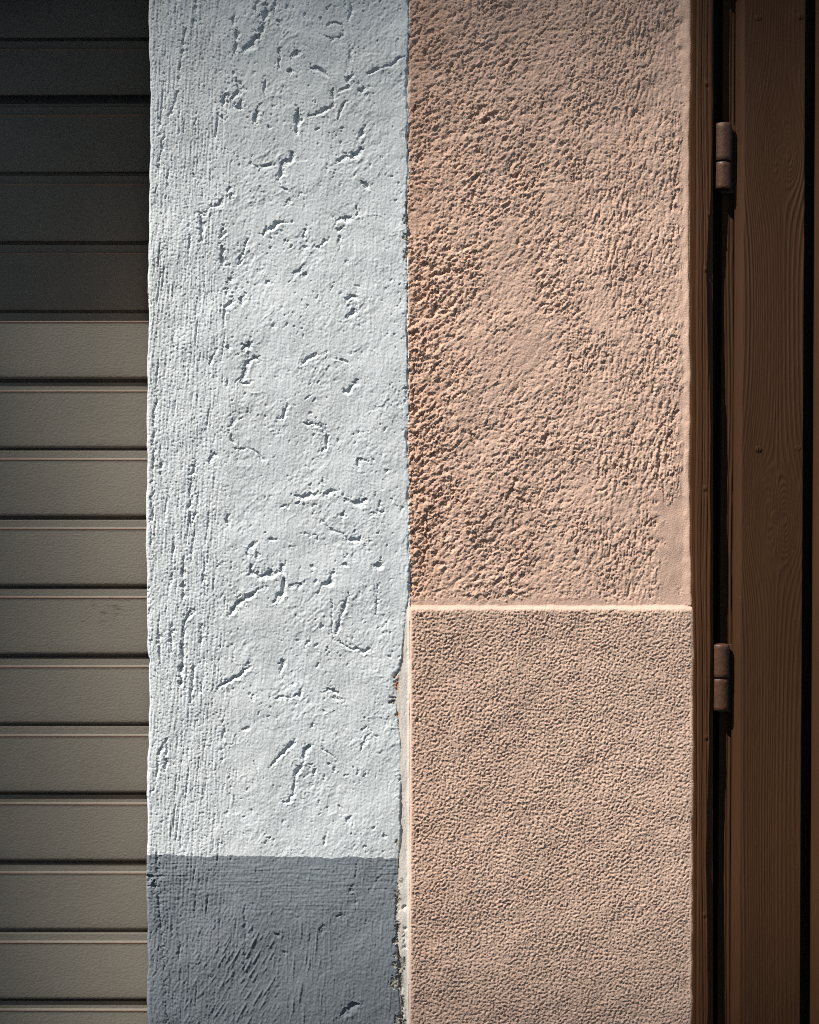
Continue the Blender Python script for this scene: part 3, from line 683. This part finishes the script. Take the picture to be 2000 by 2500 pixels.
jedge = np.interp(jv, [-120, 0, 300, 480, 560, 660, 760, 1000, 1600, 2040, 2100, 2300, 2620], [1740, 1740, 1739, 1736, 1730, 1724, 1727, 1734, 1735, 1727, 1724, 1728, 1728]) + 0.6 * hnoise1(len(jv), 6, 104)
JH = 0.55 * r1 + 0.22 * r2 + 0.12 * fnoise(js, 1.5, 12, 0, 105)
JH *= (0.35 + 0.65 * sst(1697, 1703, JU)) * (1 - 0.65 * sst(1731, 1738, JU))
wane = clip(JU - jedge[:, None], 0, 30)
JH = JH - 3.0 * (1 - np.exp(-wane / 2.5)) - 0.25 * wane
JH -= 45 * np.clip((JU - 1743), 0, 1)
for x, y in ((1726, 203), (1734, 522), (1724, 657), (1725, 1800), (1721, 2233), (1722, 1192)):
    d = np.hypot(JU - x, (JV - y)); JH += 1.3 * np.exp(-(d / 4) ** 2) - 0.9 * np.exp(-(np.hypot(JU - x, JV - y - 9) / 4) ** 2)
er_j = np.interp(jv, vs, er)[:, None] + U1 + 0.3
JUc = np.maximum(JU, er_j)
JH = JH - 5.0 * np.clip(1 - (JUc - er_j) / 2.5, 0, 1) ** 2
JX, JZ, JYY = PX(JUc, JY), PZ(JV, JY), JY - JH * 0.001
link('post', grid_mesh('post', with_ends(JX), with_ends(JYY), with_ends(JZ, (2.75, 0.0))), M['frame'], frame)
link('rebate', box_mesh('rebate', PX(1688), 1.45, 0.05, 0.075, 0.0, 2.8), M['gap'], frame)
link('head', box_mesh('head', PX(1742), 1.45, -0.002, 0.06, 2.72, 2.86, 0.003), M['frame'], frame)
link('post', box_mesh('post_far', 1.40, 1.45, 0.0, 0.06, 0.0, 2.72, 0.003), M['frame'], frame)
link('pier', box_mesh('pier', 1.45, 2.6, 0.0, 0.5, 0.0, 3.2), M['pink'], pink_wall)
link('lintel', box_mesh('lintel', PX(U1) + 0.002, 1.45, 0.0, 0.5, 2.86, 3.2), M['pink'], pink_wall)

# ------------------------------------------------------------------ plank door
door = empty('plank_door', (PX(1880), 0.03, 0))
tag(door, 'brown painted plank door with screwed vertical boards, right of the pink wall', 'door', kind='thing')
DY = -0.0030
TILT = -14.0 / 2500.0        # the boards lean: px per px of height
def board_mesh(name, w_px, knots, seed, left_bevel=17, step_u=1.5, step_v=4.0):
    bu = np.concatenate([np.arange(-left_bevel - 3, w_px + 0.1, step_u), [w_px + 0.8, w_px + 1.4]]); bv = np.arange(-120, 2621, step_v)
    BU, BV = np.meshgrid(bu, bv); bs = BU.shape
    ph = BU + 2.0 * fnoise(bs, 60, 160, 0, seed) + 5 * np.sin(BV / 700.0 + seed)
    tight = 0.0 * BU
    ring = np.full(bs, 1e3)
    for kx, ky, R, sgn in knots:
        dx, dz = (BU - kx), (BV - ky - 0.25 * (BU - kx)) * 0.42
        r2_ = dx * dx + dz * dz
        defl = R * R * dx / (r2_ + (0.45 * R) ** 2) * np.exp(-(dz / (3.2 * R)) ** 2)
        ph = ph - defl
        ring = np.minimum(ring, np.sqrt((BU - kx) ** 2 + ((BV - ky) * 0.8) ** 2) / R)
    n = int(w_px) + 400
    xs = np.linspace(-200, w_px + 200, n * 2)
    rng = np.random.default_rng(seed + 1)
    # growth rings: even ridges whose spacing widens to the right
    tpos = np.where(xs < w_px * 0.6, xs / 6.4, w_px * 0.6 / 6.4 + (xs - w_px * 0.6) / 10.0)
    jit = hnoise1(len(xs), 18, seed + 2) * 0.35
    g1 = (0.5 + 0.5 * np.cos(2 * math.pi * (tpos + jit))) ** 2.2
    amp = 1 + 0.35 * hnoise1(len(xs), 14, seed + 3)
    gx = g1 * amp
    h = 0.50 * np.interp(ph, xs, gx) * (1 + 0.7 * np.exp(-(ring / 2.2) ** 2))
    fadez = clip(0.9 + 0.35 * fnoise(bs, 40, 120, 0, seed + 4), 0.25, 1.4)
    h = h * fadez + 0.07 * fnoise(bs, 1.6, 9, 0, seed + 5) + 0.3 * fnoise(bs, 60, 100, 0, seed + 6)
    for kx, ky, R, sgn in knots:
        rr = np.sqrt((BU - kx) ** 2 + ((BV - ky) * 0.85) ** 2)
        k0 = R * 0.27
        inside = sst(k0 + 3, k0 - 1, rr)
        h = h * (1 - inside) + inside * (0.10 * np.cos(rr / 2.2))
        h -= 0.55 * np.exp(-((rr - k0 - 1.5) / 1.8) ** 2) * np.clip(0.5 - 0.5 * (BU - kx) / (k0 + 1), 0.1, 1)
    # bevelled left arris, square right arris
    ub = clip(-BU / left_bevel, 0, 1.25)
    soft = 1 - sst(-3, 5, -BU)
    h = h * soft - 9.5 * np.clip(ub, 0, 1) ** 1.25
    h = h - 30 * np.clip((BU - (w_px + 0.4)) / 0.9, 0, 1) - 0.5 * sst(w_px - 3, w_px, BU)
    u_abs = BU + TILT * (BV - 0)
    X = u_abs * S * (CAM_D + DY) / CAM_D
    return grid_mesh(name, with_ends(X), with_ends(-h * 0.001), with_ends(PZ(BV, DY), (2.70, 0.03)))
BX0, BW = 1819.0, 149.0
bA = board_mesh('board', BW, [(92, 372, 50, 1), (85, 1262, 56, 1)], 300)
bB = board_mesh('board_plain', BW, [(60, 900, 40, 1)], 410, step_u=2.5, step_v=8.0)
boards = []
for i in range(7):
    me = bA if i == 0 else bB
    o = bpy.data.objects.new('board', me); C.objects.link(o); o.parent = door
    if not me.materials: me.materials.append(M['wood'])
    px = BX0 + i * 190.0 + (6 if i else 0)
    o.location = (PX(px, DY) - door.location.x, DY - door.location.y + (0.0006 if i % 2 else 0), 0)
    boards.append(o)
boards[0]['label'] = 'board with two knots and pairs of slotted screws'
# the rebated strip behind the first board
su = np.arange(1764, 1806, 2.0); sv = np.arange(-120, 2621, 6.0)
SU, SV = np.meshgrid(su, sv); ss_ = SU.shape
SH = 0.35 * np.interp(SU + 1.5 * fnoise(ss_, 20, 60, 0, 501), np.linspace(1750, 1820, 71), hnoise1(71, 1.6, 502)) + 0.12 * fnoise(ss_, 1.3, 8, 0, 503)
SH -= 1.2 * np.exp(-((SU - 1797 - 1.5 * np.sin(SV / 300)) / 2.0) ** 2)
STY = 0.0160
SX = (SU + TILT * SV - 1000) * S * (CAM_D + STY) / CAM_D
Yst = STY - SH * 0.001; Yst[:, 0] = 0.036
link('rebate_strip', grid_mesh('rebate_strip', with_ends(SX), with_ends(Yst), with_ends(PZ(SV, STY), (2.70, 0.03))), M['strip'], door)
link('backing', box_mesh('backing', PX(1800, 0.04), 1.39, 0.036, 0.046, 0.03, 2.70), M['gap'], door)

def screw_mesh():
    bm = bmesh.new()
    R_, hgt = 0.0042, 0.00045
    for sgn in (-1, 1):                      # two half domes with the slot between
        prof = [(0.0, 1.0), (0.55, 0.9), (0.85, 0.6), (1.0, 0.0)]
        rings = []
        for fr, fh in prof:
            ring = []
            for k in range(9):
                a = -math.pi / 2 + math.pi * k / 8
                x = max(math.cos(a) * R_ * fr, 0.0) + 0.00055; z = math.sin(a) * R_ * fr
                ring.append(bm.verts.new((sgn * x, -hgt * fh, z)))
            rings.append(ring)
        for a, b in zip(rings[:-1], rings[1:]):
            for k in range(8):
                try: bm.faces.new((a[k], a[k + 1], b[k + 1], b[k]))
                except ValueError: pass
        for k in range(len(rings) - 1):      # slot wall
            pass
        loop = [r[0] for r in rings] + [r[8] for r in rings[::-1]]
        try: bm.faces.new(loop)
        except ValueError: pass
    bmesh.ops.remove_doubles(bm, verts=bm.verts, dist=1e-6)
    bmesh.ops.recalc_face_normals(bm, faces=bm.faces)
    me = bpy.data.meshes.new('screw'); bm.to_mesh(me); bm.free()
    me.materials.append(M['wood'])
    return me
scr = screw_mesh()
for x, y, r in ((1852, 43, 0.1), (1954, 40, 0), (1852, 1096, 0), (1947, 1094, 0), (1844, 2062, 0.2), (1936, 2060, 0)):
    o = bpy.data.objects.new('screw', scr); C.objects.link(o); o.parent = boards[0]
    o.location = (PX(x, DY) - PX(BX0, DY), -0.0002, PZ(y, DY)); o.rotation_euler = (0, r, 0)

# hinges: two knuckles and a leaf each, part of the door
def knuckle(name, r, h, seed, dome):
    bm = bmesh.new()
    n = 28
    prof = [(0.0, 0.0), (r * 0.9, 0.0), (r, 0.0008)]
    for i in range(1, 9): prof.append((r * (1 - 0.012 * (i % 2)), 0.0008 + (h - 0.003) * i / 9))
    prof += [(r, h - 0.0016), (r * 0.93, h - 0.0004 if not dome else h), (r * 0.5, h + (0.0012 if dome else 0)), (0.0, h + (0.0017 if dome else 0.0))]
    rng = np.random.default_rng(seed)
    rings = []
    for rr, z in prof:
        rings.append([bm.verts.new((rr * math.cos(2 * math.pi * k / n) + rng.normal(0, 0.00012), rr * math.sin(2 * math.pi * k / n) + rng.normal(0, 0.00012), z)) for k in range(n)])
    for a, b in zip(rings[:-1], rings[1:]):
        for k in range(n): bm.faces.new((a[k], a[(k + 1) % n], b[(k + 1) % n], b[k]))
    bmesh.ops.remove_doubles(bm, verts=bm.verts, dist=1e-6)
    bmesh.ops.recalc_face_normals(bm, faces=bm.faces)
    for f in bm.faces: f.smooth = True
    me = bpy.data.meshes.new(name); bm.to_mesh(me); bm.free(); me.materials.append(M['metal'])
    return me
HY = 0.0052
KR = 0.0127
def hinge(cx, top, mid, bot, lean, seed, label):
    s = S * (CAM_D + HY - KR) / CAM_D
    h0 = empty('hinge', (0, 0, 0)); h0.parent = door; h0['label'] = label
    h0.location = (0, 0, 0)
    def put(name, me, wx, wy, wz, ry=0.0):
        o = bpy.data.objects.new(name, me); C.objects.link(o); o.parent = h0
        o.location = (wx - door.location.x, wy - door.location.y, wz); o.rotation_euler = (0, ry, 0)
        return o
    z = lambda p: ZC + (1250 - p) * s
    x = (cx - 1000) * s
    up = knuckle('knuckle', KR * 1.02, z(top) - z(mid) - 0.0012, seed, True)
    lo = knuckle('knuckle', KR * 0.97, z(mid) - z(bot) - 0.0010, seed + 1, False)
    put('knuckle', up, x, HY, z(mid) + 0.0006, lean)
    put('knuckle', lo, x - 0.0004, HY, z(bot), lean)
    pin = knuckle('pin', KR * 0.5, 0.02, seed + 2, False)
    put('pin', pin, x, HY, z(mid) - 0.01, lean)
    lf_ = box_mesh('leaf', -0.002, 0.0225, 0, 0.0035, -0.100, 0, 0.0008)
    lf_.materials.append(M['metal'])
    put('leaf', lf_, x, 0.0125, z(top) - 0.0012, 0)
hinge(1769, 297, 391, 459, 0.012, 700, 'upper hinge barrel in the gap beside the frame')
hinge(1763, 1574, 1656, 1736, 0.0, 720, 'lower hinge barrel in the gap beside the frame')
hinge(1771, -215, -130, -50, 0.0, 740, 'topmost hinge barrel')
